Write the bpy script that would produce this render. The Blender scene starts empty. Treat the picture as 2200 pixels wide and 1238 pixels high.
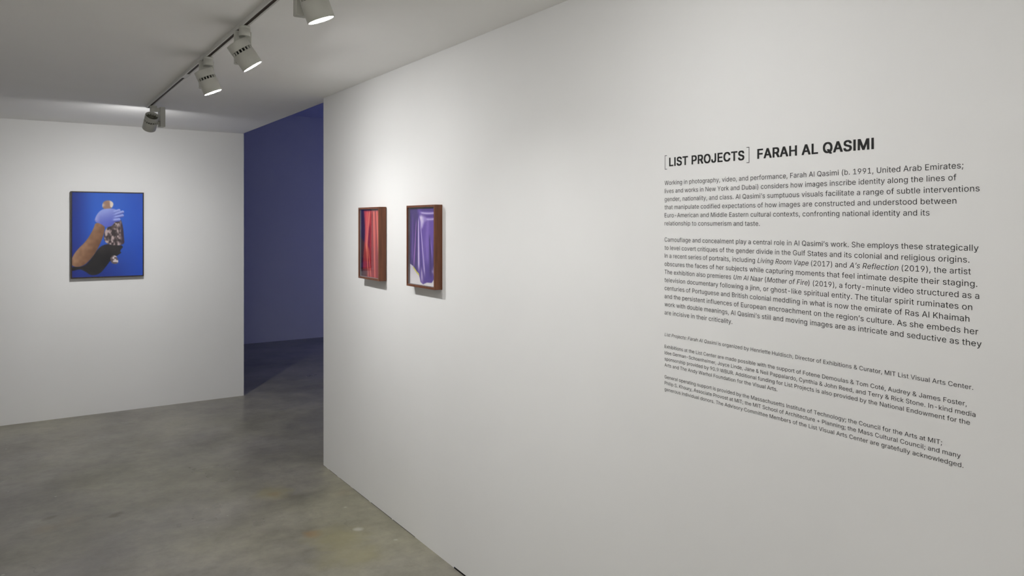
import bpy, bmesh, math, os, random
from mathutils import Vector, Matrix

# ------------------------------------------------------------------ scene, camera, light level
S = bpy.context.scene
COL = S.collection
cam_data = bpy.data.cameras.new('camera')
cam = bpy.data.objects.new('camera', cam_data)
COL.objects.link(cam)
cam.location = (0.0, 0.0, 1.6)
cam.rotation_euler = (math.radians(90), 0, math.radians(-33.7313))
cam_data.sensor_fit = 'HORIZONTAL'
cam_data.sensor_width = 36.0
cam_data.lens = 26.2227
cam_data.shift_y = -0.06445
cam_data.clip_start = 0.02
S.camera = cam

S.view_settings.view_transform = 'Standard'
S.view_settings.look = 'None'
S.view_settings.gamma = 1.0
S.view_settings.exposure = 0.0
S.view_settings.use_curve_mapping = False
S.cycles.use_denoising = True
S.cycles.max_bounces = 8
S.cycles.diffuse_bounces = 6
S.cycles.glossy_bounces = 5
S.cycles.transmission_bounces = 6
S.cycles.transparent_max_bounces = 8
S.cycles.sample_clamp_indirect = 6.0
S.cycles.caustics_reflective = False
S.cycles.caustics_refractive = False

world = bpy.data.worlds.new('world')
S.world = world
world.use_nodes = True
world.node_tree.nodes['Background'].inputs[0].default_value = (0.0, 0.0, 0.0, 1)
world.node_tree.nodes['Background'].inputs[1].default_value = 0.0

# emission of each spotlight's lens and watts of its beam: farthest .. nearest on the visible track, then the added fill lamps of the second track and next room
LENS = dict(D=490, C=570, B=185, A=90, E=330, F=60, T=1650, N=1050)
BEAM = dict(D=50, C=31, B=6, A=27, E=2, F=3, T=265, N=125)
LAMP_TINT = (1.0, 0.995, 0.985)
SCREEN_STRENGTH = 0.95       # the video screen in the next room

# ------------------------------------------------------------------ main planes (metres)
XR = 1.6926      # face of the right (text) wall
YB = 7.0926      # face of the back wall
ZC = 2.415       # ceiling
ZH = 3.045       # ceiling of the room beyond
XE = 1.7545      # edge of the low ceiling / end of the back wall
YR = 4.767       # end of the right wall
YF = 10.08       # far wall of the room beyond

# ------------------------------------------------------------------ materials
def srgb(r, g, b):
    def c(v):
        v /= 255.0
        return v / 12.92 if v <= 0.04045 else ((v + 0.055) / 1.055) ** 2.4
    return (c(r), c(g), c(b), 1.0)

class NT:
    def __init__(self, name):
        self.m = bpy.data.materials.new(name)
        self.m.use_nodes = True
        self.t = self.m.node_tree
        self.b = self.t.nodes['Principled BSDF']
        self.out = self.t.nodes['Material Output']
    def n(self, kind, **kw):
        nd = self.t.nodes.new(kind)
        for k, v in kw.items():
            if k.startswith('i_'):
                nd.inputs[k[2:].replace('_', ' ')].default_value = v
            else:
                setattr(nd, k, v)
        return nd
    def l(self, a, b):
        self.t.links.new(a, b)
    def ramp(self, fac, stops):
        r = self.n('ShaderNodeValToRGB')
        el = r.color_ramp.elements
        el[0].position, el[0].color = stops[0]
        el[1].position, el[1].color = stops[-1]
        for p, c in stops[1:-1]:
            e = el.new(p); e.color = c
        self.l(fac, r.inputs[0])
        return r.outputs[0]
    def mix(self, fac, a, b, mode='MIX'):
        x = self.n('ShaderNodeMix', data_type='RGBA', blend_type=mode)
        for sock, v in ((x.inputs[0], fac), (x.inputs[6], a), (x.inputs[7], b)):
            if hasattr(v, 'links'):
                self.l(v, sock)
            else:
                sock.default_value = v
        return x.outputs[2]
    def coords(self, kind='Object'):
        return self.n('ShaderNodeTexCoord').outputs[kind]
    def noise(self, vec, scale, detail=4, rough=0.5):
        nd = self.n('ShaderNodeTexNoise')
        nd.inputs['Scale'].default_value = scale
        nd.inputs['Detail'].default_value = detail
        nd.inputs['Roughness'].default_value = rough
        self.l(vec, nd.inputs['Vector'])
        return nd.outputs['Fac']
    def bump(self, h, strength, dist):
        b = self.n('ShaderNodeBump')
        b.inputs['Strength'].default_value = strength
        b.inputs['Distance'].default_value = dist
        self.l(h, b.inputs['Height'])
        self.l(b.outputs[0], self.b.inputs['Normal'])

def paint_mat(name, col, rough=0.85, var=0.015):
    t = NT(name)
    co = t.coords()
    n = t.noise(co, 3.0, 3)
    d = tuple(c * (1 - var) for c in col[:3]) + (1,)
    t.l(t.ramp(n, [(0.3, d), (0.7, col)]), t.b.inputs['Base Color'])
    t.b.inputs['Roughness'].default_value = rough
    t.b.inputs['Specular IOR Level'].default_value = 0.25
    t.bump(t.noise(co, 260.0, 2), 0.08, 0.001)
    return t.m

def plain_mat(name, col, rough=0.5, metal=0.0, spec=0.5, var=0.06, scale=25.0):
    t = NT(name)
    n = t.noise(t.coords(), scale, 3)
    d = tuple(c * (1 - var) for c in col[:3]) + (1,)
    t.l(t.ramp(n, [(0.3, d), (0.7, col)]), t.b.inputs['Base Color'])
    t.b.inputs['Roughness'].default_value = rough
    t.b.inputs['Metallic'].default_value = metal
    t.b.inputs['Specular IOR Level'].default_value = spec
    return t.m

RUST, OLIVE, DARK, CHIP = (0.26, 0.15, 0.07, 1), (0.26, 0.235, 0.11, 1), (0.12, 0.11, 0.075, 1), (0.50, 0.48, 0.43, 1)
STAINS = [   # x, y, radius, colour, amount, raggedness, aspect
    (1.277, 3.750, 0.055, RUST, 0.6, 0.9), (1.36, 3.64, 0.18, OLIVE, 0.5), (1.267, 4.444, 0.14, OLIVE, 0.55),
    (1.275, 4.420, 0.05, RUST, 0.3), (1.347, 4.302, 0.09, DARK, 0.55), (1.36, 3.40, 0.20, OLIVE, 0.45),
    (1.492, 3.676, 0.030, CHIP, 0.62, 0.7), (1.546, 3.999, 0.012, CHIP, 0.5, 0.7), (1.598, 3.448, 0.015, CHIP, 0.45, 0.7),
    (0.477, 4.592, 0.035, DARK, 0.8, 1.2, 2.0), (0.156, 4.729, 0.03, DARK, 0.7, 1.2, 2.0), (1.0, 5.0, 0.3, DARK, 0.18),
    (0.30, 4.30, 0.45, DARK, 0.12), (1.10, 4.95, 0.22, DARK, 0.2),
]
def concrete_mat():
    t = NT('polished_concrete')
    co = t.coords()
    big = t.noise(co, 0.55, 4, 0.55)
    mid = t.noise(co, 2.3, 6, 0.6)
    fine = t.noise(co, 12.0, 8, 0.7)
    grey = t.ramp(mid, [(0.34, (0.178, 0.166, 0.156, 1)), (0.66, (0.268, 0.252, 0.235, 1))])
    olive = t.ramp(mid, [(0.34, (0.190, 0.180, 0.130, 1)), (0.66, (0.300, 0.284, 0.212, 1))])
    sx = t.n('ShaderNodeSeparateXYZ'); t.l(co, sx.inputs[0])
    slab = t.n('ShaderNodeMapRange'); t.l(sx.outputs[0], slab.inputs[0])      # the slab turns more olive toward the text wall
    for k, v in enumerate((-1.0, 1.7, -0.10, 0.16)):
        slab.inputs[k + 1].default_value = v
    ad = t.n('ShaderNodeMath', operation='ADD'); t.l(big, ad.inputs[0]); t.l(slab.outputs[0], ad.inputs[1])
    f = t.ramp(ad.outputs[0], [(0.40, (0, 0, 0, 1)), (0.64, (1, 1, 1, 1))])
    c = t.mix(f, grey, olive)
    mot = t.ramp(fine, [(0.30, (0.80, 0.80, 0.79, 1)), (0.5, (1, 1, 1, 1)), (0.72, (1.17, 1.16, 1.14, 1))])
    c = t.mix(1.0, c, mot, 'MULTIPLY')
    # sparse rusty and dark stains
    st = t.ramp(t.noise(co, 1.7, 3, 0.5), [(0.64, (0, 0, 0, 1)), (0.80, (0.5, 0.5, 0.5, 1))])
    c = t.mix(st, c, (0.30, 0.22, 0.12, 1))
    wob = t.n('ShaderNodeTexNoise'); wob.inputs['Scale'].default_value = 9.0; wob.inputs['Detail'].default_value = 5.0
    t.l(co, wob.inputs['Vector'])
    def stain(x, y, r, col, amount, ragged=0.6, asp=1.0):
        mp = t.n('ShaderNodeMapping', vector_type='TEXTURE')
        mp.inputs['Location'].default_value = (x, y, 0); mp.inputs['Rotation'].default_value = (0, 0, 0.5)
        mp.inputs['Scale'].default_value = (r * asp, r, 1)
        t.l(co, mp.inputs['Vector'])
        off = t.n('ShaderNodeVectorMath', operation='MULTIPLY_ADD')
        t.l(wob.outputs['Color'], off.inputs[0]); off.inputs[1].default_value = (2 * ragged, 2 * ragged, 0)
        t.l(mp.outputs[0], off.inputs[2])
        sub = t.n('ShaderNodeVectorMath', operation='SUBTRACT'); t.l(off.outputs[0], sub.inputs[0]); sub.inputs[1].default_value = (ragged, ragged, 0)
        ln = t.n('ShaderNodeVectorMath', operation='LENGTH'); t.l(sub.outputs[0], ln.inputs[0])
        g = t.ramp(ln.outputs['Value'], [(0.35, (amount,) * 3 + (1,)), (1.0, (0, 0, 0, 1))])
        return t.mix(g, c, col)
    for sp in STAINS:
        c = stain(*sp)
    # little dark pits and pale paint flecks
    def dots(scale, radius, seed, keep):
        mp = t.n('ShaderNodeMapping'); mp.inputs['Location'].default_value = (seed, seed * 1.7, 0)
        t.l(co, mp.inputs['Vector'])
        v = t.n('ShaderNodeTexVoronoi'); v.inputs['Scale'].default_value = scale
        t.l(mp.outputs[0], v.inputs['Vector'])
        wb = t.n('ShaderNodeMath', operation='MULTIPLY_ADD'); t.l(fine, wb.inputs[0]); wb.inputs[1].default_value = radius * 1.6
        t.l(v.outputs['Distance'], wb.inputs[2])
        d = t.ramp(wb.outputs[0], [(radius * 1.25, (1, 1, 1, 1)), (radius * 1.75, (0, 0, 0, 1))])
        sep = t.n('ShaderNodeSeparateColor'); t.l(v.outputs['Color'], sep.inputs[0])
        k = t.ramp(sep.outputs[0], [(keep, (1, 1, 1, 1)), (keep + 0.01, (0, 0, 0, 1))])
        return t.mix(1.0, d, k, 'MULTIPLY')
    c = t.mix(dots(4.0, 0.040, 3.1, 0.40), c, (0.10, 0.09, 0.07, 1))
    c = t.mix(dots(8.0, 0.07, 7.3, 0.20), c, (0.40, 0.39, 0.35, 1))
    # a few short hairline cracks
    v = t.n('ShaderNodeTexVoronoi', feature='DISTANCE_TO_EDGE'); v.inputs['Scale'].default_value = 1.6
    t.l(t.mix(0.12, co, wob.outputs['Color']), v.inputs['Vector'])
    line = t.ramp(v.outputs['Distance'], [(0.0, (1, 1, 1, 1)), (0.004, (0, 0, 0, 1))])
    msk = t.ramp(t.noise(co, 1.9, 2), [(0.60, (0, 0, 0, 1)), (0.68, (0.5, 0.5, 0.5, 1))])
    c = t.mix(t.mix(1.0, line, msk, 'MULTIPLY'), c, (0.08, 0.075, 0.06, 1))
    t.l(c, t.b.inputs['Base Color'])
    r = t.ramp(t.noise(co, 1.5, 5), [(0.3, (0.26, 0.26, 0.26, 1)), (0.7, (0.42, 0.42, 0.42, 1))])
    t.l(r, t.b.inputs['Roughness'])
    t.b.inputs['Specular IOR Level'].default_value = 0.45
    t.bump(fine, 0.05, 0.002)
    return t.m

def wood_mat(name, dark, light, axis_scale):
    t = NT(name)
    mp = t.n('ShaderNodeMapping'); mp.inputs['Scale'].default_value = axis_scale
    t.l(t.coords(), mp.inputs['Vector'])
    n = t.noise(mp.outputs[0], 6.0, 6, 0.6)
    t.l(t.ramp(n, [(0.3, dark), (0.7, light)]), t.b.inputs['Base Color'])
    t.b.inputs['Roughness'].default_value = 0.45
    t.b.inputs['Specular IOR Level'].default_value = 0.35
    return t.m

def print_mat(name):
    t = NT(name)
    a = t.n('ShaderNodeAttribute', attribute_name='ink')
    n = t.noise(t.coords(), 40.0, 2)
    g = t.ramp(n, [(0.3, (0.97, 0.97, 0.97, 1)), (0.7, (1, 1, 1, 1))])
    t.l(t.mix(1.0, a.outputs['Color'], g, 'MULTIPLY'), t.b.inputs['Base Color'])
    t.b.inputs['Roughness'].default_value = 0.5
    t.b.inputs['Specular IOR Level'].default_value = 0.2
    return t.m

def glass_mat():
    t = NT('picture_glass')
    fr = t.n('ShaderNodeFresnel'); fr.inputs['IOR'].default_value = 1.5
    tr = t.n('ShaderNodeBsdfTransparent')
    gl = t.n('ShaderNodeBsdfGlossy'); gl.inputs['Roughness'].default_value = 0.0
    mx = t.n('ShaderNodeMixShader')
    ge = t.n('ShaderNodeNewGeometry')
    inv = t.n('ShaderNodeMath', operation='SUBTRACT'); inv.inputs[0].default_value = 1.0
    t.l(ge.outputs['Backfacing'], inv.inputs[1])
    mu = t.n('ShaderNodeMath', operation='MULTIPLY')
    t.l(fr.outputs[0], mu.inputs[0]); t.l(inv.outputs[0], mu.inputs[1])
    t.l(mu.outputs[0], mx.inputs[0]); t.l(tr.outputs[0], mx.inputs[1]); t.l(gl.outputs[0], mx.inputs[2])
    t.l(mx.outputs[0], t.out.inputs['Surface'])
    return t.m

def emit_mat(name, col, strength):
    t = NT(name)
    t.b.inputs['Base Color'].default_value = (0.8, 0.8, 0.8, 1)
    t.b.inputs['Emission Color'].default_value = col
    t.b.inputs['Emission Strength'].default_value = strength
    return t.m

M = dict(
    wall=paint_mat('white_wall_paint', (0.80, 0.80, 0.795, 1)),
    ceil=paint_mat('white_ceiling_paint', (0.90, 0.895, 0.88, 1)),
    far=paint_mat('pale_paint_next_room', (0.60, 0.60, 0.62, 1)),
    floor=concrete_mat(),
    gap=plain_mat('gap_shade', (0.012, 0.011, 0.010, 1), 0.9, 0, 0.1),
    shade_line=plain_mat('grey_shade_line', (0.13, 0.125, 0.13, 1), 0.9, 0, 0.1),
    lamp=plain_mat('lamp_white_enamel', (0.50, 0.50, 0.455, 1), 0.42, 0, 0.4, 0.03),
    fin=plain_mat('heat_sink_metal', (0.24, 0.235, 0.18, 1), 0.5, 0.3, 0.4),
    slot=plain_mat('black_slot', (0.012, 0.012, 0.010, 1), 0.7, 0, 0.2),
    rail=plain_mat('track_white', (0.62, 0.615, 0.59, 1), 0.45, 0, 0.4, 0.02),
    cond=plain_mat('track_inner_brown', (0.030, 0.017, 0.008, 1), 0.6, 0, 0.3),
    
    walnut=wood_mat('walnut_wood', (0.105, 0.037, 0.017, 1), (0.195, 0.070, 0.033, 1), (9, 9, 0.8)),
    darkwood=wood_mat('dark_stained_wood', (0.018, 0.011, 0.008, 1), (0.040, 0.024, 0.014, 1), (9, 9, 0.8)),
    glass=glass_mat(),
    ink=print_mat('photo_paper_ink'),
    back=plain_mat('backing_board', (0.35, 0.32, 0.27, 1), 0.9, 0, 0.1),
    spacer=plain_mat('grey_spacer_board', (0.22, 0.21, 0.22, 1), 0.8, 0, 0.2),
    vinyl=plain_mat('black_vinyl', (0.016, 0.016, 0.016, 1), 0.6, 0, 0.25),
    screen=emit_mat('blue_video_image', (0.10, 0.16, 1.0, 1), SCREEN_STRENGTH),
)

for _k, _v in LENS.items():
    M['lens_' + _k] = emit_mat('lit_lens_' + _k, LAMP_TINT + (1,), _v)

# ------------------------------------------------------------------ mesh helpers
def obj(name, bm, mat, parent=None, smooth=False):
    me = bpy.data.meshes.new(name)
    bm.to_mesh(me); bm.free()
    me.materials.append(mat)
    if smooth:
        for p in me.polygons:
            p.use_smooth = True
    o = bpy.data.objects.new(name, me)
    COL.objects.link(o)
    if parent is not None:
        o.parent = parent
    return o

def empty(name, loc, rz=0.0):
    o = bpy.data.objects.new(name, None)
    o.empty_display_size = 0.05
    COL.objects.link(o)
    o.location = loc
    o.rotation_euler = (0, 0, rz)
    return o

def tag(o, label, cat, group=None, kind=None):
    o['label'] = label
    o['category'] = cat
    if group: o['group'] = group
    if kind: o['kind'] = kind
    return o

def box(bm, x0, x1, y0, y1, z0, z1, bev=0.0, seg=2):
    m = Matrix.Translation(((x0 + x1) / 2, (y0 + y1) / 2, (z0 + z1) / 2)) @ Matrix.Diagonal((x1 - x0, y1 - y0, z1 - z0, 1))
    r = bmesh.ops.create_cube(bm, size=1.0, matrix=m)
    if bev > 0:
        es = set()
        for v in r['verts']:
            es.update(v.link_edges)
        bmesh.ops.bevel(bm, geom=list(es), offset=bev, segments=seg, profile=0.5, affect='EDGES')
    return bm

def BX(*a, **k):
    return box(bmesh.new(), *a, **k)

def lathe(bm, prof, seg=48, mtx=None):
    """turn a closed or open (r, z) outline about local Z"""
    rings = []
    for r, z in prof:
        ring = []
        for i in range(seg):
            a = 2 * math.pi * i / seg
            ring.append(bm.verts.new((r * math.cos(a), r * math.sin(a), z)))
        rings.append(ring)
    for k in range(len(rings) - 1):
        for i in range(seg):
            j = (i + 1) % seg
            bm.faces.new((rings[k][i], rings[k][j], rings[k + 1][j], rings[k + 1][i]))
    return rings

def cap(bm, ring):
    bm.faces.new(ring)

def finish(bm):
    bmesh.ops.recalc_face_normals(bm, faces=bm.faces[:])
    return bm

def structure(name, bm, mat, label, cat):
    return tag(obj(name, finish(bm), mat), label, cat, kind='structure')

# ------------------------------------------------------------------ the setting
XW, YS, XFAR, TH = -4.6, -2.6, 5.6, 0.15
structure('floor', BX(XW - TH, XFAR + TH, YS - TH, YF + TH, -0.12, 0.0), M['floor'],
          'mottled grey and olive polished concrete floor', 'floor')
structure('ceiling', BX(XW - TH, XE, YS - TH, YB + 0.16, ZC, ZH), M['ceil'],
          'low flat white ceiling over the lit gallery', 'ceiling')
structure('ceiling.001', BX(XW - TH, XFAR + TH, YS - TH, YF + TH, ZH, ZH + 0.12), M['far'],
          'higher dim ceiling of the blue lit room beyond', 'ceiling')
structure('wall_right', BX(XR, XR + 0.105, YS, YR, 0.0, ZC), M['wall'],
          'long white wall with printed text and two wood framed pictures', 'wall')
structure('wall_back', BX(XW, XE + 0.008, YB, YB + 0.16, 0.0, ZC), M['wall'],
          'white wall behind the blue picture, at the left', 'wall')
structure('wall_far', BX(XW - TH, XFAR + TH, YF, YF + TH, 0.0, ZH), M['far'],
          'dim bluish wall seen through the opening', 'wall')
structure('wall_left', BX(XW - TH, XW, YS - TH, YF, 0.0, ZH), M['wall'],
          'white wall closing the gallery on the left', 'wall')
structure('wall_front', BX(XW, XFAR, YS - TH, YS, 0.0, ZH), M['wall'],
          'white wall behind the viewer', 'wall')
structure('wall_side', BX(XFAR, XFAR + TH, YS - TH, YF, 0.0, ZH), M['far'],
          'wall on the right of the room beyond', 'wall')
structure('shade_strip_1', BX(XR - 0.0016, XR + 0.002, YS + 0.01, 3.015, 0.0, 0.0065), M['gap'],
          'black strip for the shaded gap under the foot of the text wall', 'shade_strip')  # black strip on the wall face, painting the shade of the gap below it
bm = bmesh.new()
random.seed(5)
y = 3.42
while y < YR - 0.01:                     # dark strips painting a broken shadow line along the wall foot
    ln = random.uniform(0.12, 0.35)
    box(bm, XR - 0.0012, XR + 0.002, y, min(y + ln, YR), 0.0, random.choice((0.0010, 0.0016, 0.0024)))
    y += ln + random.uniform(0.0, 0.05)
structure('shade_strip_2', bm, M['shade_line'], 'thin broken shadow line at the foot of the text wall', 'shade_strip')

# ------------------------------------------------------------------ lighting tracks
TZ = 2.395
def lighting_track(xc, y0, y1, joint, label):
    """slim white rail with a dark slot; two lengths meet at a joiner"""
    root = tag(empty('lighting_track', (xc, 0, ZC)), label, 'lighting track')
    a, b, c, d, zb = -0.0135, -0.0085, 0.0060, 0.0130, TZ - ZC
    for p, q in ((y0, joint), (joint, y1)):
        bm = bmesh.new()
        box(bm, a, b, p, q, zb, 0)
        box(bm, c, d, p, q, zb, 0)
        box(bm, b, c, p, q, -0.003, 0)
        obj('rail', finish(bm), M['rail'], root)
    o = obj('conductor', BX(b + 0.0002, c - 0.0002, y0, y1 - 0.004, -0.0178, -0.0032), M['cond'], root)
    o['label'] = 'dark brown inner slot of the track'
    obj('joiner', BX(a - 0.001, d + 0.001, joint - 0.055, joint + 0.055, zb - 0.0015, -0.014, bev=0.0006), M['rail'], root)
    obj('end_cap', BX(a, d, y1, y1 + 0.006, zb, 0, bev=0.001), M['rail'], root)
    return root
lighting_track(0.779, -1.6, 5.73, 4.363, 'straight white ceiling track with a dark slot, carrying the spotlights along the text wall')
lighting_track(-1.200, -1.6, 5.63, 2.0, 'added unseen second ceiling track, farther left from the text wall')  # unseen track, added to carry the fill lamps

# ------------------------------------------------------------------ track spotlights
LH, RH = 0.112, 0.0435           # housing length and radius
def housing_parts(parent, zc, tilt, power):
    """body along local +X of the aim, turned down by tilt; local Z of the lathe is the aim"""
    piv = Matrix.Translation((0, 0, zc)) @ Matrix.Rotation(math.pi / 2 + tilt, 4, 'Y')
    h = LH / 2
    zr0, zr1 = -h + 0.034, -h + 0.047          # slot ring
    bm = bmesh.new()
    # front barrel: outside, rolled lip, inside reflector and floor
    r = lathe(bm, [(RH - 0.008, zr1), (RH - 0.0008, zr1), (RH, zr1 + 0.001), (RH, h - 0.0012), (RH - 0.0012, h), (RH - 0.0026, h),
                   (RH - 0.0032, h - 0.004), (0.030, h - 0.030), (0.001, h - 0.031)])
    # rear shell, open at the back
    lathe(bm, [(RH - 0.008, zr0), (RH - 0.0008, zr0), (RH, zr0 - 0.001), (RH, -h + 0.001), (RH - 0.001, -h), (RH - 0.0035, -h),
               (RH - 0.0035, zr0 - 0.002), (RH - 0.008, zr0 - 0.002)])
    # posts between the slots
    n = 18
    for i in range(n):
        a = 2 * math.pi * i / n
        m = Matrix.Rotation(a, 4, 'Z') @ Matrix.Translation((RH - 0.004, 0, (zr0 + zr1) / 2)) @ Matrix.Diagonal((0.0065, 0.0050, zr1 - zr0 + 0.002, 1))
        bmesh.ops.create_cube(bm, size=1.0, matrix=m)
    ho = obj('housing', finish(bm), M['lamp'], parent, smooth=False)
    for p in ho.data.polygons:
        p.use_smooth = len(p.vertices) == 4 and p.area < 4e-4 and abs(p.normal.z) < 0.5
    ho.matrix_local = piv
    bm = bmesh.new()
    rr = lathe(bm, [(RH - 0.0075, zr0 - 0.004), (RH - 0.0075, zr1 + 0.004)])
    cap(bm, rr[0]); cap(bm, rr[1])
    vr = obj('vent_ring', finish(bm), M['slot'], ho); vr['label'] = 'black vent slots around the housing'
    bm = bmesh.new()
    rr = lathe(bm, [(0.011, -h + 0.012), (0.011, zr0 - 0.005)], 24)
    cap(bm, rr[0])
    for i in range(14):
        m = Matrix.Rotation(2 * math.pi * i / 14, 4, 'Z') @ Matrix.Translation((0.0250, 0, -h + 0.0225)) @ Matrix.Diagonal((0.028, 0.0016, 0.018, 1))
        bmesh.ops.create_cube(bm, size=1.0, matrix=m)
    rr = lathe(bm, [(0.0005, zr0 - 0.0045), (RH - 0.004, zr0 - 0.0045)], 40)
    hs = obj('heat_sink', finish(bm), M['fin'], ho); hs['label'] = 'dark metal heat sink with radial fins'
    bm = bmesh.new()
    rr = lathe(bm, [(0.0392, h - 0.0045), (0.0386, h - 0.0022), (0.030, h - 0.0017), (0.015, h - 0.0013), (0.002, h - 0.0011)], 40)
    cap(bm, rr[-1])
    le = obj('lens', bm, M['lens_' + power], ho, smooth=True)
    le['label'] = 'glowing white lens'
    ld = bpy.data.lights.new('beam', 'SPOT')
    ld.energy = BEAM[power]
    ld.color = LAMP_TINT
    ld.spot_size = math.radians(115)
    ld.spot_blend = 1.0
    ld.shadow_soft_size = 0.03
    lo = bpy.data.objects.new('beam', ld)
    COL.objects.link(lo)
    lo.parent = ho
    lo.location = (0, 0, h + 0.004)
    lo.rotation_euler = (math.pi, 0, 0)
    return ho

def spotlight(x, y, yaw, tilt, side, zc, power, label, z=TZ, off=0.0, bx=0.0715, shift=0.0):
    root = empty('track_spotlight', (x, y, z), math.radians(yaw))
    tag(root, label, 'spotlight', 'spotlights on the ceiling track')
    # adapter: flat collar with a drum under it
    bm = bmesh.new()
    rr = lathe(bm, [(0.0215, 0.0), (0.0225, -0.002), (0.0225, -0.0085), (0.0218, -0.009), (0.0218, -0.0105), (0.0225, -0.011), (0.0225, -0.038), (0.0205, -0.041)], 40)
    cap(bm, rr[0]); cap(bm, rr[-1])
    ad = obj('track_adapter', finish(bm), M['lamp'], root, smooth=True)
    ad.data.polygons[-1].use_smooth = False
    # arm from drum to driver box
    y0, y1 = sorted((side * 0.008, side * (bx - 0.006)))
    obj('mounting_arm', BX(-0.016, 0.016, y0, y1, -0.0375, -0.012, bev=0.003), M['lamp'], root)
    y0, y1 = sorted((side * (bx - 0.0165), side * (bx + 0.0165)))
    db = obj('driver_box', BX(-0.033 + shift, 0.034 + shift, y0, y1, -0.142, -0.006, bev=0.004), M['lamp'], root)
    # pivot boss between box and housing
    bm = bmesh.new()
    rr = lathe(bm, [(0.014, 0.0), (0.014, bx - 0.0165 - 0.040 + off + 0.001)], 24, None)
    cap(bm, rr[0]); cap(bm, rr[1])
    bmesh.ops.rotate(bm, verts=bm.verts[:], cent=(0, 0, 0), matrix=Matrix.Rotation(-math.pi / 2, 3, 'X'))
    bmesh.ops.translate(bm, verts=bm.verts[:], vec=(0, (0.040 - off if side > 0 else -(bx - 0.0165) - 0.001), zc))
    obj('pivot', finish(bm), M['lamp'], root)
    ho = housing_parts(root, zc, math.radians(tilt), power)
    ho.location.y -= side * off
    return root

spotlight(0.794, 5.610, 97.0, 45.6, -1, -0.112, 'D', 'farthest ceiling spotlight, turned away toward the wall with the blue picture', TZ, 0.018, 0.053)
spotlight(0.779, 3.805, -4.4, 66.5, 1, -0.117, 'C', 'white ceiling spotlight with a thin glowing lens, second from the far end of the track')
spotlight(0.779, 3.122, -7.6, 55.6, 1, -0.115, 'B', 'white ceiling spotlight with a glowing lens and dark vent slots, third from the far end')
spotlight(0.779, 2.272, -3.0, 69.0, 1, -0.112, 'A', 'nearest visible ceiling spotlight, cut off by the top edge and shining brightest', shift=-0.012)
spotlight(0.779, 1.450, -12.0, 60.0, 1, -0.110, 'E', 'ceiling spotlight over the near part of the text wall')
spotlight(0.779, 0.600, -6.0, 60.0, 1, -0.110, 'F', 'ceiling spotlight at the near end of the text wall')

spotlight(-1.200, -0.8, 270.0, 45.0, 1, -0.112, 'T', 'added unseen fill spotlight at the nearest end of the second track, lighting the wall behind the viewer')  # lamps on this track are added out of view for ambient bounce
spotlight(-1.200, 0.7, 225.0, 45.0, 1, -0.112, 'T', 'added unseen fill spotlight in the middle of the second track, lighting the corner behind the viewer')
spotlight(-1.200, 1.7, 235.0, 45.0, 1, -0.112, 'T', 'farthest added unseen fill spotlight of the second track, lighting the corner behind the viewer')
spotlight(3.400, 5.0, 0.0, 40.0, 1, -0.112, 'N', 'added unseen fill spotlight in the dark room beyond, turned toward its side wall', ZH)  # hidden lamp added to brighten the opening by bounced light

# ------------------------------------------------------------------ pictures
def poly_in(px, py, pts):
    ins = False
    j = len(pts) - 1
    for i in range(len(pts)):
        xi, yi = pts[i]; xj, yj = pts[j]
        if (yi > py) != (yj > py) and px < (xj - xi) * (py - yi) / (yj - yi) + xi:
            ins = not ins
        j = i
    return ins

def poly_dist(px, py, pts):
    best = 9.0
    for i in range(len(pts)):
        ax, ay = pts[i - 1]; bx, by = pts[i]
        dx, dy = bx - ax, by - ay
        t = max(0, min(1, ((px - ax) * dx + (py - ay) * dy) / (dx * dx + dy * dy + 1e-12)))
        best = min(best, math.hypot(px - ax - t * dx, py - ay - t * dy))
    return best

def lerp(a, b, t):
    t = max(0.0, min(1.0, t))
    return tuple(x + (y - x) * t for x, y in zip(a, b))

def sst(a, b, x):
    t = max(0.0, min(1.0, (x - a) / (b - a)))
    return t * t * (3 - 2 * t)

def hsh(i, j, s=0):
    v = math.sin(i * 127.1 + j * 311.7 + s * 74.7) * 43758.5453
    return v - math.floor(v)

def vnoise(x, y, s=0):
    i, j = math.floor(x), math.floor(y)
    fx, fy = x - i, y - j
    fx, fy = fx * fx * (3 - 2 * fx), fy * fy * (3 - 2 * fy)
    a = hsh(i, j, s) + (hsh(i + 1, j, s) - hsh(i, j, s)) * fx
    b = hsh(i, j + 1, s) + (hsh(i + 1, j + 1, s) - hsh(i, j + 1, s)) * fx
    return a + (b - a) * fy

FOREARM = [(-.01, .87), (-.01, .78), (.06, .68), (.2, .57), (.30, .42), (.32, .35), (.46, .38), (.44, .50), (.36, .66), (.27, .78), (.14, .88)]
GLOVE = [(.305, .345), (.33, .27), (.40, .20), (.50, .185), (.60, .19), (.635, .22), (.64, .29), (.60, .345), (.55, .40), (.46, .415), (.40, .37)]
BUNDLE = [(.44, .44), (.60, .34), (.68, .30), (.715, .42), (.725, .54), (.735, .62), (.60, .635), (.44, .60)]
SLEEVE = [(-.01, .87), (.16, .88), (.27, .78), (.36, .66), (.46, .61), (.60, .62), (.73, .635), (.66, .70), (.70, .72), (.55, .79), (.47, .88), (.38, .97), (.26, .985), (.18, .93), (.10, .90), (-.01, .93)]
TUFT = [(.54, .75), (.62, .75), (.655, .84), (.59, .86), (.53, .83)]
KNOB = [(.415, .14), (.44, .10), (.51, .085), (.57, .11), (.575, .15), (.54, .19), (.46, .20), (.42, .18)]

def rounded(pts, n=2):
    for _ in range(n):
        q = []
        for i in range(len(pts)):
            (ax, ay), (bx, by) = pts[i], pts[(i + 1) % len(pts)]
            q += [(ax * .75 + bx * .25, ay * .75 + by * .25), (ax * .25 + bx * .75, ay * .25 + by * .75)]
        pts = q
    return pts

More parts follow.
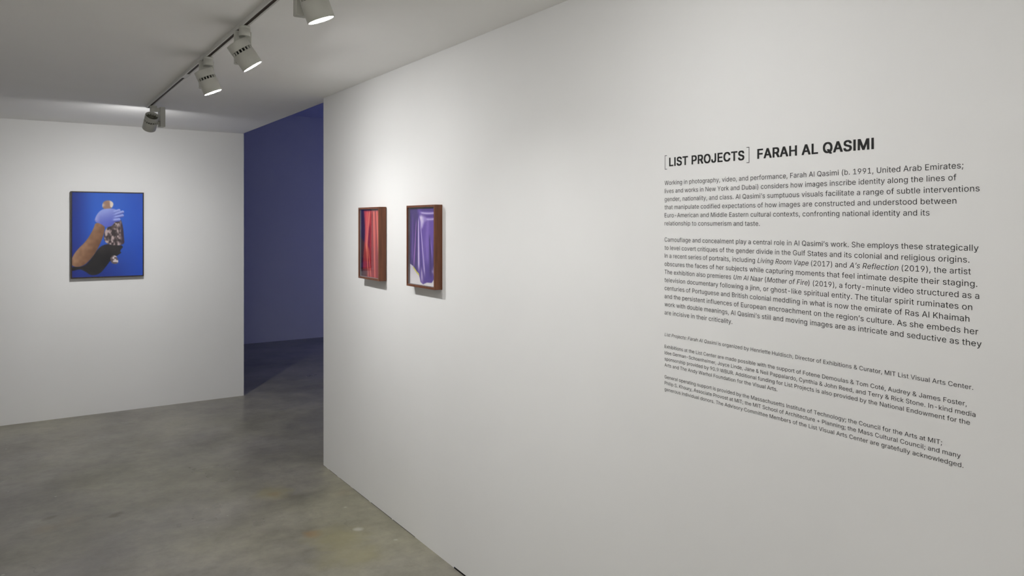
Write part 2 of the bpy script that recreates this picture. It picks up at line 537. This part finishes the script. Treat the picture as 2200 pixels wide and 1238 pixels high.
FOREARM, GLOVE, BUNDLE, SLEEVE, TUFT, KNOB = (rounded(p) for p in (FOREARM, GLOVE, BUNDLE, SLEEVE, TUFT, KNOB))
BOX = {id(p): (min(x for x, y in p), max(x for x, y in p), min(y for x, y in p), max(y for x, y in p)) for p in (FOREARM, GLOVE, BUNDLE, SLEEVE, TUFT, KNOB)}
FINGERS = [((.57, .235), (.655, .212), .021), ((.57, .268), (.708, .228), .019), ((.57, .300), (.705, .272), .019), ((.56, .332), (.655, .322), .021)]

def blue_picture(u, v):
    """plain studio picture: pale glove and forearm before a blue cloth"""
    c = lerp((20, 46, 138), (38, 96, 204), sst(-.05, .35, u) * (1 - .55 * sst(.35, 1.0, v)))
    c = lerp(c, (28, 80, 196), sst(.6, 1.0, u) * .7)
    c = lerp(c, (18, 34, 120), sst(.55, 1.0, v) * .5 * (1 - sst(.4, .8, u)))
    c = lerp(c, (36, 90, 206), (vnoise(u * 9, v * 4, 5) - .5) * .3)
    def lay(c, pts, col, soft=.007):
        x0, x1, y0, y1 = BOX[id(pts)]
        if not (x0 - soft < u < x1 + soft and y0 - soft < v < y1 + soft):
            return c
        d = poly_dist(u, v, pts)
        return lerp(c, col, sst(-soft, soft, d if poly_in(u, v, pts) else -d))
    c = lay(c, SLEEVE, lerp((18, 17, 22), (42, 38, 40), vnoise(u * 12, v * 12, 2)))
    feather = .6 * vnoise(u * 34, v * 26, 3) + .4 * vnoise(u * 70 + 3, v * 46, 7)
    mott = lerp((58, 48, 50), (190, 170, 168), sst(.30, .75, feather))
    c = lay(c, BUNDLE, lerp(mott, (58, 44, 60), sst(.64, .72, u)))
    c = lay(c, TUFT, lerp((96, 82, 84), (214, 202, 204), sst(.3, .7, vnoise(u * 40, v * 50, 9))))
    arm = lerp((182, 140, 110), (104, 68, 44), sst(0.52, 1.02, u * 1.1 + v * .72))
    c = lay(c, FOREARM, lerp(arm, (84, 56, 40), .35 * vnoise(u * 26, v * 26, 4)))
    gl = lerp((160, 174, 236), (84, 96, 194), sst(.15, .42, v + (u - .45) * .25))
    gl = lerp(gl, (200, 198, 232), sst(.40, .30, u) * .6)
    gl = lerp(gl, (120, 130, 216), .25 * vnoise(u * 20, v * 24, 12))
    c = lay(c, KNOB, lerp((230, 216, 204), (160, 126, 108), sst(.3, .7, vnoise(u * 18, v * 20, 8))), .009)
    c = lay(c, GLOVE, gl)
    if .5 < u < .76 and .15 < v < .38:
        for k, ((ax, ay), (bx, by), r) in enumerate(FINGERS):
            dx, dy = bx - ax, by - ay
            q = max(0, min(1, ((u - ax) * dx + (v - ay) * dy) / (dx * dx + dy * dy)))
            ex, ey = u - ax - q * dx, v - ay - q * dy
            d = math.hypot(ex, ey)
            tone = lerp((158, 172, 236), (74, 84, 176), sst(-.4, 1.0, ey / r))
            c = lerp(c, tone, sst(r + .004, r - .004, d) * sst(-.1, .35, q))
    k = abs((v - .335) - (u - .33) * .55)
    if .30 < u < .40:
        c = lerp(c, (120, 122, 196), .6 * sst(.008, .002, k))
    return c

def purple_picture(u, v):
    """violet satin hanging in folds over a pale ground"""
    hem = [(0, .735), (.12, .76), (.28, .83), (.36, .855), (.42, .96), (.52, .985), (.66, .955), (.84, .95), (.92, .90), (1.0, .855)]
    hv = hem[-1][1]
    for (a, b), (c_, d) in zip(hem, hem[1:]):
        if a <= u <= c_:
            hv = b + (d - b) * (u - a) / (c_ - a)
    ground = lerp((196, 190, 206), (226, 222, 224), sst(.7, .95, v))
    if v < .02 or u < .0:
        return (92, 84, 104)
    c = lerp((104, 78, 166), (88, 66, 150), sst(.45, .85, v))
    c = lerp(c, (66, 50, 112), sst(.36, .26, u) * .9)
    # folds fan out from the gathered top
    s = u + (v - .12) * (u - .55) * -.18
    def fold(c, centre, slope, width, col, a, v0, v1):
        x = centre + slope * (v - v0)
        w = width * (.5 + .7 * sst(v0, v1, v))
        k = math.exp(-((u - x) / w) ** 2) * sst(v0 - .04, v0 + .06, v) * sst(v1 + .02, v1 - .12, v)
        return lerp(c, col, k * a)
    c = fold(c, .34, -.30, .05, (60, 46, 108), .8, .06, .82)
    c = fold(c, .26, -.16, .022, (176, 122, 200), .9, .16, .80)
    c = fold(c, .12, -.02, .03, (128, 92, 178), .6, .10, .74)
    c = fold(c, .34, .02, .03, (222, 208, 238), .95, .14, .84)
    c = fold(c, .42, .24, .022, (208, 194, 234), .9, .20, .90)
    c = fold(c, .39, .13, .018, (66, 50, 118), .8, .26, .90)
    c = fold(c, .70, -.10, .10, (140, 116, 196), .7, .14, .75)
    c = fold(c, .76, .10, .05, (62, 44, 112), .9, .36, .92)
    c = fold(c, .80, .34, .022, (150, 126, 204), .8, .42, .80)
    c = fold(c, .95, -.12, .05, (58, 42, 108), .85, .28, .86)
    c = fold(c, .60, .16, .03, (88, 66, 150), .6, .50, .95)
    c = fold(c, .46, .10, .05, (206, 190, 226), .8, .78, 1.0)
    # loose swags along the top
    for v0, b, col, a, w in ((.055, .05, (206, 194, 234), .9, .012), (.085, .06, (84, 64, 138), .8, .014), (.12, .07, (196, 182, 230), .9, .014), (.03, .02, (70, 54, 122), .7, .016)):
        x = v0 + b * (1 - ((u - .75) / .45) ** 2) * .5
        c = lerp(c, col, a * math.exp(-((v - x) / w) ** 2) * sst(.36, .5, u))
    flap = [(.385, .12), (.44, .10), (.63, .125), (.66, .16), (.57, .20), (.50, .265), (.455, .27), (.43, .20)]
    d = poly_dist(u, v, flap)
    k = sst(-.03, .03, d if poly_in(u, v, flap) else -d)
    c = lerp(c, lerp((226, 216, 242), (150, 130, 204), sst(.44, .66, u + (v - .15) * .5 + .12 * (vnoise(u * 14, v * 22, 4) - .5))), k * .9)
    k = sst(.02, .07, .11 - math.hypot((u - .92) * .8, v - .80))
    c = lerp(c, lerp((70, 50, 120), (216, 204, 236), vnoise(u * 22, v * 26, 6)), k * .8)
    d = hv - v
    out = lerp(ground, c, sst(-.006, .008, d))
    if .13 < u < .38 and -.03 < d < 0.002:
        out = lerp(out, (208, 200, 70), .85 * sst(-.03, -.016, d))
    return out

def red_picture(u, v):
    """red curtain in long folds beside a dark edge"""
    c = lerp((186, 62, 66), (150, 34, 48), sst(.3, .75, v))
    edge = .13 + .06 * math.sin(v * 5.0) + .03 * vnoise(3, v * 6, 2)
    def fold(c, x0, x1, w, col, a, va=0.0, vb=1.0):
        x = x0 + (x1 - x0) * v
        k = math.exp(-((u - x) / w) ** 2) * sst(va - .05, va + .05, v) * sst(vb + .05, vb - .05, v)
        return lerp(c, col, a * k)
    c = fold(c, .34, .20, .07, (226, 108, 96), .8, .0, .55)
    c = fold(c, .46, .16, .03, (236, 150, 124), .8, .0, .6)
    c = fold(c, .50, .34, .05, (112, 18, 36), .9, .25, .95)
    c = fold(c, .20, .38, .025, (232, 136, 108), .9, .50, 1.0)
    c = fold(c, .16, .52, .03, (222, 104, 88), .8, .55, 1.0)
    c = fold(c, .58, .58, .05, (120, 24, 40), .85, .05, .9)
    c = fold(c, .66, .72, .03, (236, 128, 108), .8)
    c = fold(c, .76, .86, .03, (128, 36, 48), .8)
    c = fold(c, .80, .95, .025, (238, 134, 112), .8)
    c = fold(c, .96, .99, .04, (168, 62, 66), .6)
    c = lerp((44, 18, 52), c, sst(edge - .05, edge + .06, u))
    c = lerp(c, (38, 16, 40), sst(.42, .2, u) * sst(.86, .93, v) * .7)
    c = lerp(c, (52, 26, 84), sst(.05, .0, v) * .6)
    return c

def print_bm(w, h, nu, nv, fn):
    bm = bmesh.new()
    lay = bm.verts.layers.float_color.new('ink')
    g = []
    for j in range(nv + 1):
        row = []
        for i in range(nu + 1):
            u, v = i / nu, j / nv
            vt = bm.verts.new(((u - .5) * w, 0, (.5 - v) * h))
            vt[lay] = srgb(*fn(u, v))
            row.append(vt)
        g.append(row)
    for j in range(nv):
        for i in range(nu):
            bm.faces.new((g[j][i], g[j + 1][i], g[j + 1][i + 1], g[j][i + 1]))
    return bm

def frame_bm(w, h, face, depth, bev):
    """mitred box frame in the XZ plane, front at -Y, back at 0"""
    bm = bmesh.new()
    W, H = w / 2, h / 2
    prof = [(0, 0), (0, -depth + bev), (bev, -depth), (face - bev, -depth), (face, -depth + bev), (face, 0)]   # (inset, y)
    loops = []
    for ins, yy in prof:
        loops.append([bm.verts.new((sx * (W - ins), yy, sz * (H - ins))) for sx, sz in ((-1, -1), (1, -1), (1, 1), (-1, 1))])
    for k in range(len(loops)):
        A, B = loops[k], loops[(k + 1) % len(loops)]
        for i in range(4):
            bm.faces.new((A[i], A[(i + 1) % 4], B[(i + 1) % 4], B[i]))
    return finish(bm)

def picture(loc, rz, w, h, depth, face, recess, fn, nu, nv, wood, label, glass_off):
    root = empty('framed_picture', loc, rz)
    tag(root, label, 'picture')
    obj('frame', frame_bm(w, h, face, depth, 0.0008), wood, root)
    iw, ih = w - 2 * face + 0.0006, h - 2 * face + 0.0006
    p = obj('photo_print', print_bm(iw, ih, nu, nv, fn), M['ink'], root)
    p.location = (0, -depth + recess, 0)
    obj('backing_board', BX(-iw / 2, iw / 2, -depth + recess + 0.001, -0.001, -ih / 2, ih / 2), M['back'], root)
    if recess - glass_off > 0.004:
        bm = frame_bm(iw - 0.0002, ih - 0.0002, 0.0025, recess - glass_off - 0.0008, 0.0003)
        sp = obj('spacer', bm, M['spacer'], root)
        sp.location = (0, -depth + recess - 0.0003, 0)
        sp['label'] = 'grey spacer between glass and print'
    g = obj('glass_pane', BX(-iw / 2, iw / 2, -depth + glass_off, -depth + glass_off + 0.0002, -ih / 2, ih / 2), M['glass'], root)
    return root

# local -Y is the front: back wall pictures face -Y, right wall pictures face -X
picture(((0.386 + 0.9245) / 2, YB - 0.001, 1.4945), 0.0, 0.5385, 0.715, 0.036, 0.0085, 0.006, blue_picture, 170, 220, M['darkwood'],
        'large blue picture of a gloved arm in a thin dark frame on the back wall', 0.003)
picture((XR - 0.0028, (3.765 + 4.064) / 2, 1.4805), math.radians(-90.65), 0.299, 0.404, 0.0424, 0.0105, 0.014, red_picture, 110, 150, M['walnut'],
        'small walnut framed picture of red curtain folds, nearer the dark opening', 0.005)
picture((XR - 0.001, (3.130 + 3.434) / 2, 1.4805), -math.pi / 2, 0.304, 0.404, 0.0410, 0.0105, 0.014, purple_picture, 110, 150, M['walnut'],
        'small walnut framed picture of purple satin, nearer the wall text', 0.005)

# ------------------------------------------------------------------ wall text (vinyl lettering)
TY = 1.675                     # left margin of the text on the wall
XT = XR - 0.0004
try:
    FONT = bpy.data.fonts.load(os.path.join(bpy.utils.system_resource('DATAFILES'), 'fonts', 'Inter.woff2'))
except Exception:
    FONT = None
DG = bpy.context.evaluated_depsgraph_get

from mathutils.geometry import delaunay_2d_cdt
GLYPHS = {}

def bez(p0, p1, p2, p3, n):
    for k in range(n):
        t = k / n; q = 1 - t
        yield p0 * q ** 3 + p1 * 3 * q * q * t + p2 * 3 * q * t * t + p3 * t ** 3

def outlines(s):
    """closed outlines of a string at unit size"""
    c = bpy.data.curves.new('lettering', 'FONT')
    if FONT is not None:
        c.font = FONT
    c.body = s
    o = bpy.data.objects.new('lettering', c)
    COL.objects.link(o)
    bpy.context.view_layer.update()
    cu = o.to_curve(DG())
    res = []
    for sp in cu.splines:
        P = sp.bezier_points
        pts = []
        for i in range(len(P)):
            A, B = P[i], P[(i + 1) % len(P)]
            a0, a1, a2, a3 = (Vector(v[:2]) for v in (A.co, A.handle_right, B.handle_left, B.co))
            d = (a3 - a0)
            bend = abs(d.x * (a1 - a0).y - d.y * (a1 - a0).x) + abs(d.x * (a2 - a0).y - d.y * (a2 - a0).x)
            pts += list(bez(a0, a1, a2, a3, 1 if bend < 1e-5 else 4))
        res.append([p for i, p in enumerate(pts) if (p - pts[i - 1]).length > 1e-5])
    o.to_curve_clear()
    bpy.data.objects.remove(o)
    bpy.data.curves.remove(c)
    return res

def xspan(s):
    xs = [p.x for o in outlines(s) for p in o]
    return max(xs) - min(xs)

BARW = xspan('||')

def winding(x, y, loops):
    w = 0
    for L in loops:
        for i in range(len(L)):
            a, b = L[i - 1], L[i]
            if (a.y <= y) != (b.y <= y):
                if (a.x + (y - a.y) / (b.y - a.y) * (b.x - a.x)) > x:
                    w += 1 if b.y > a.y else -1
    return w

def glyph(ch):
    """(points, triangles, advance) of one letter, filled by the non-zero rule"""
    if ch in GLYPHS:
        return GLYPHS[ch]
    if ch in ' ':
        r = ([], [], xspan('| |') - BARW)
    elif ch in 'Il':                       # plain upright bars, as on the wall
        h = max(p.y for o in outlines('H' if ch == 'I' else 'h') for p in o)
        w, sb = (0.068, 0.062) if ch == 'I' else (0.061, 0.054)
        r = ([Vector((sb, 0)), Vector((sb + w, 0)), Vector((sb + w, h)), Vector((sb, h))], [(0, 1, 2), (0, 2, 3)], 2 * sb + w)
    else:
        loops = outlines(ch)
        vs, es = [], []
        for L in loops:
            n0 = len(vs)
            vs += L
            es += [(n0 + i, n0 + (i + 1) % len(L)) for i in range(len(L))]
        pv, _, pf = delaunay_2d_cdt(vs, es, [], 0, 1e-6)[:3]
        tris = []
        for f in pf:
            cx = sum(pv[i].x for i in f) / len(f); cy = sum(pv[i].y for i in f) / len(f)
            if winding(cx, cy, loops) != 0:
                tris.append(tuple(f))
        r = ([Vector(p) for p in pv], tris, xspan('|' + ch + '|') - BARW)
    GLYPHS[ch] = r
    return r

TEXT_ROT = Matrix(((0, 0, -1, 0), (-1, 0, 0, 0), (0, 1, 0, 0), (0, 0, 0, 1)))   # x -> -Y, y -> Z, z -> -X

def text_line(name, parent, x0, z, segs, size, width, offset=0.0, spacing=1.0):
    """segs: (text, italic) pieces set one after another, then fitted to the measured width"""
    verts, faces = [], []
    pen = 0.0
    # a heavier cut is made by laying each letter over itself, shifted by a fraction of a stroke
    shifts = [(0, 0)] if not offset else [(dx * offset, dy * offset) for dx in (-1, 0, 1) for dy in (-1, 0, 1)]
    for s, it in segs:
        for ch in s:
            pts, tris, adv = glyph(ch)
            for q, (dx, dy) in enumerate(shifts):
                n0 = len(verts)
                for p in pts:
                    verts.append([(pen + p.x + (0.2 * p.y if it else 0.0)) * size + dx, p.y * size + dy * 0.6, q * 0.000006])
                faces += [tuple(n0 + i for i in f) for f in tris]
            pen += adv + 0.30 * (spacing - 1.0)
    a, b = min(v[0] for v in verts), max(v[0] for v in verts)
    k = width / (b - a)
    me = bpy.data.meshes.new(name)
    me.from_pydata([((v[0] - a) * k + x0, v[1] + z, v[2]) for v in verts], [], faces)
    me.materials.append(M['vinyl'])
    o = bpy.data.objects.new(name, me)
    COL.objects.link(o)
    o.parent = parent
    return k

def paragraph(label, cat, z_ref, lines, size, spacing, offset=0.0):
    root = empty('wall_text', (XT, TY, z_ref))
    root.matrix_world = Matrix.Translation((XT, TY, z_ref)) @ TEXT_ROT
    tag(root, label, cat)
    ks = []
    for z, width, segs in lines:
        if isinstance(segs, str):
            segs = [(segs, False)]
        ks.append(round(text_line('text_line', root, 0.0, z - z_ref, segs, size, width, offset, spacing), 3))
    print('fit', ks)
    return root

# heading with its square brackets
hd = empty('wall_heading', (XT, TY, 1.7735))
hd.matrix_world = Matrix.Translation((XT, TY, 1.7735)) @ TEXT_ROT
tag(hd, 'bold black capital heading with thin square brackets above the wall text', 'lettering')
SZH = 0.0255 / 0.5087
k1 = text_line('heading_word', hd, 0.0193, 0.0, [('LIST PROJECTS', False)], SZH, 0.287, 0.0013, 1.08)
k2 = text_line('heading_word', hd, 0.3498, 0.0, [('FARAH AL QASIMI', False)], SZH, 0.3328, 0.0013, 1.08)
print('heading fit', k1, k2)
def bracket(x0, sgn):
    bm = bmesh.new()
    z0, z1, t, w = -0.0095, 0.0345, 0.0015, 0.0092
    xa, xb = sorted((x0, x0 + sgn * t)); box(bm, xa, xb, z0, z1, -0.00012, 0.00012)
    xa, xb = sorted((x0 + sgn * t, x0 + sgn * w))
    box(bm, xa, xb, z1 - t, z1, -0.00012, 0.00012); box(bm, xa, xb, z0, z0 + t, -0.00012, 0.00012)
    obj('bracket', bm, M['vinyl'], hd)
bracket(0.001, 1)
bracket(0.3228, -1)

SZ1 = 0.0132 / 0.5087
SP1 = 1.03
paragraph('first paragraph of black wall text, six lines under the bold heading', 'lettering', 1.7163, [
    (1.7155, .8827, 'Working in photography, video, and performance, Farah Al Qasimi (b. 1991, United Arab Emirates;'),
    (1.6902, .8685, 'lives and works in New York and Dubai) considers how images inscribe identity along the lines of'),
    (1.6649, .9150, 'gender, nationality, and class. Al Qasimi\u2019s sumptuous visuals facilitate a range of subtle interventions'),
    (1.6398, .8685, 'that manipulate codified expectations of how images are constructed and understood between'),
    (1.6145, .8115, 'Euro-American and Middle Eastern cultural contexts, confronting national identity and its'),
    (1.5894, .3580, 'relationship to consumerism and taste.'),
], SZ1, SP1)
paragraph('longest paragraph of black wall text, ten lines in the middle of the block', 'lettering', 1.5388, [
    (1.5388, .9130, 'Camouflage and concealment play a central role in Al Qasimi\u2019s work. She employs these strategically'),
    (1.5134, .8949, 'to level covert critiques of the gender divide in the Gulf States and its colonial and religious origins.'),
    (1.4884, .8977, [('In a recent series of portraits, including ', False), ('Living Room Vape', True), (' (2017) and ', False), ('A\u2019s Reflection', True), (' (2019), the artist', False)]),
    (1.4629, .9106, 'obscures the faces of her subjects while capturing moments that feel intimate despite their staging.'),
    (1.4378, .9142, [('The exhibition also premieres ', False), ('Um Al Naar', True), (' (', False), ('Mother of Fire', True), (') (2019), a forty-minute video structured as a', False)]),
    (1.4127, .9005, 'television documentary following a jinn, or ghost-like spiritual entity. The titular spirit ruminates on'),
    (1.3874, .8949, 'centuries of Portuguese and British colonial meddling in what is now the emirate of Ras Al Khaimah'),
    (1.3620, .9124, 'and the persistent influences of European encroachment on the region\u2019s culture. As she embeds her'),
    (1.3368, .9188, 'work with double meanings, Al Qasimi\u2019s still and moving images are as intricate and seductive as they'),
    (1.3110, .2646, 'are incisive in their criticality.'),
], SZ1, SP1)
SZ2 = 0.0103 / 0.5087
SP2 = 1.02
paragraph('single small line of wall text on its own, starting in italics', 'lettering', 1.2437, [
    (1.2437, .9023, [('List Projects: Farah Al Qasimi', True), (' is organized by Henriette Huldisch, Director of Exhibitions & Curator, MIT List Visual Arts Center.', False)]),
], SZ2, SP2)
paragraph('small four line credit paragraph of wall text, second from the bottom', 'lettering', 1.2064, [
    (1.2064, .8893, 'Exhibitions at the List Center are made possible with the support of Fotene Demoulas & Tom Cot\u00e9, Audrey & James Foster,'),
    (1.1870, .9069, 'Idee German-Schoenheimer, Joyce Linde, Jane & Neil Pappalardo, Cynthia & John Reed, and Terry & Rick Stone. In-kind media'),
    (1.1677, .8958, 'sponsorship provided by 90.9 WBUR. Additional funding for List Projects is also provided by the National Endowment for the'),
    (1.1484, .4144, 'Arts and The Andy Warhol Foundation for the Visual Arts.'),
], SZ2, SP2)
paragraph('small three line credit paragraph at the very bottom of the wall text', 'lettering', 1.1112, [
    (1.1112, .8384, 'General operating support is provided by the Massachusetts Institute of Technology; the Council for the Arts at MIT;'),
    (1.0922, .8771, 'Philip S. Khoury, Associate Provost at MIT; the MIT School of Architecture + Planning; the Mass Cultural Council; and many'),
    (1.0727, .8827, 'generous individual donors. The Advisory Committee Members of the List Visual Arts Center are gratefully acknowledged.'),
], SZ2, SP2)

# ------------------------------------------------------------------ the video playing in the next room
sc = tag(empty('projection_screen', (XFAR - 0.03, 8.3, 1.45), 0.0), 'blue video image on the side wall of the dark room beyond', 'projection screen')
obj('picture_area', BX(-0.004, 0.0, -1.6, 1.6, -0.95, 0.95), M['screen'], sc)
obj('screen_panel', BX(0.0, 0.03, -1.65, 1.65, -1.0, 1.0), M['far'], sc)
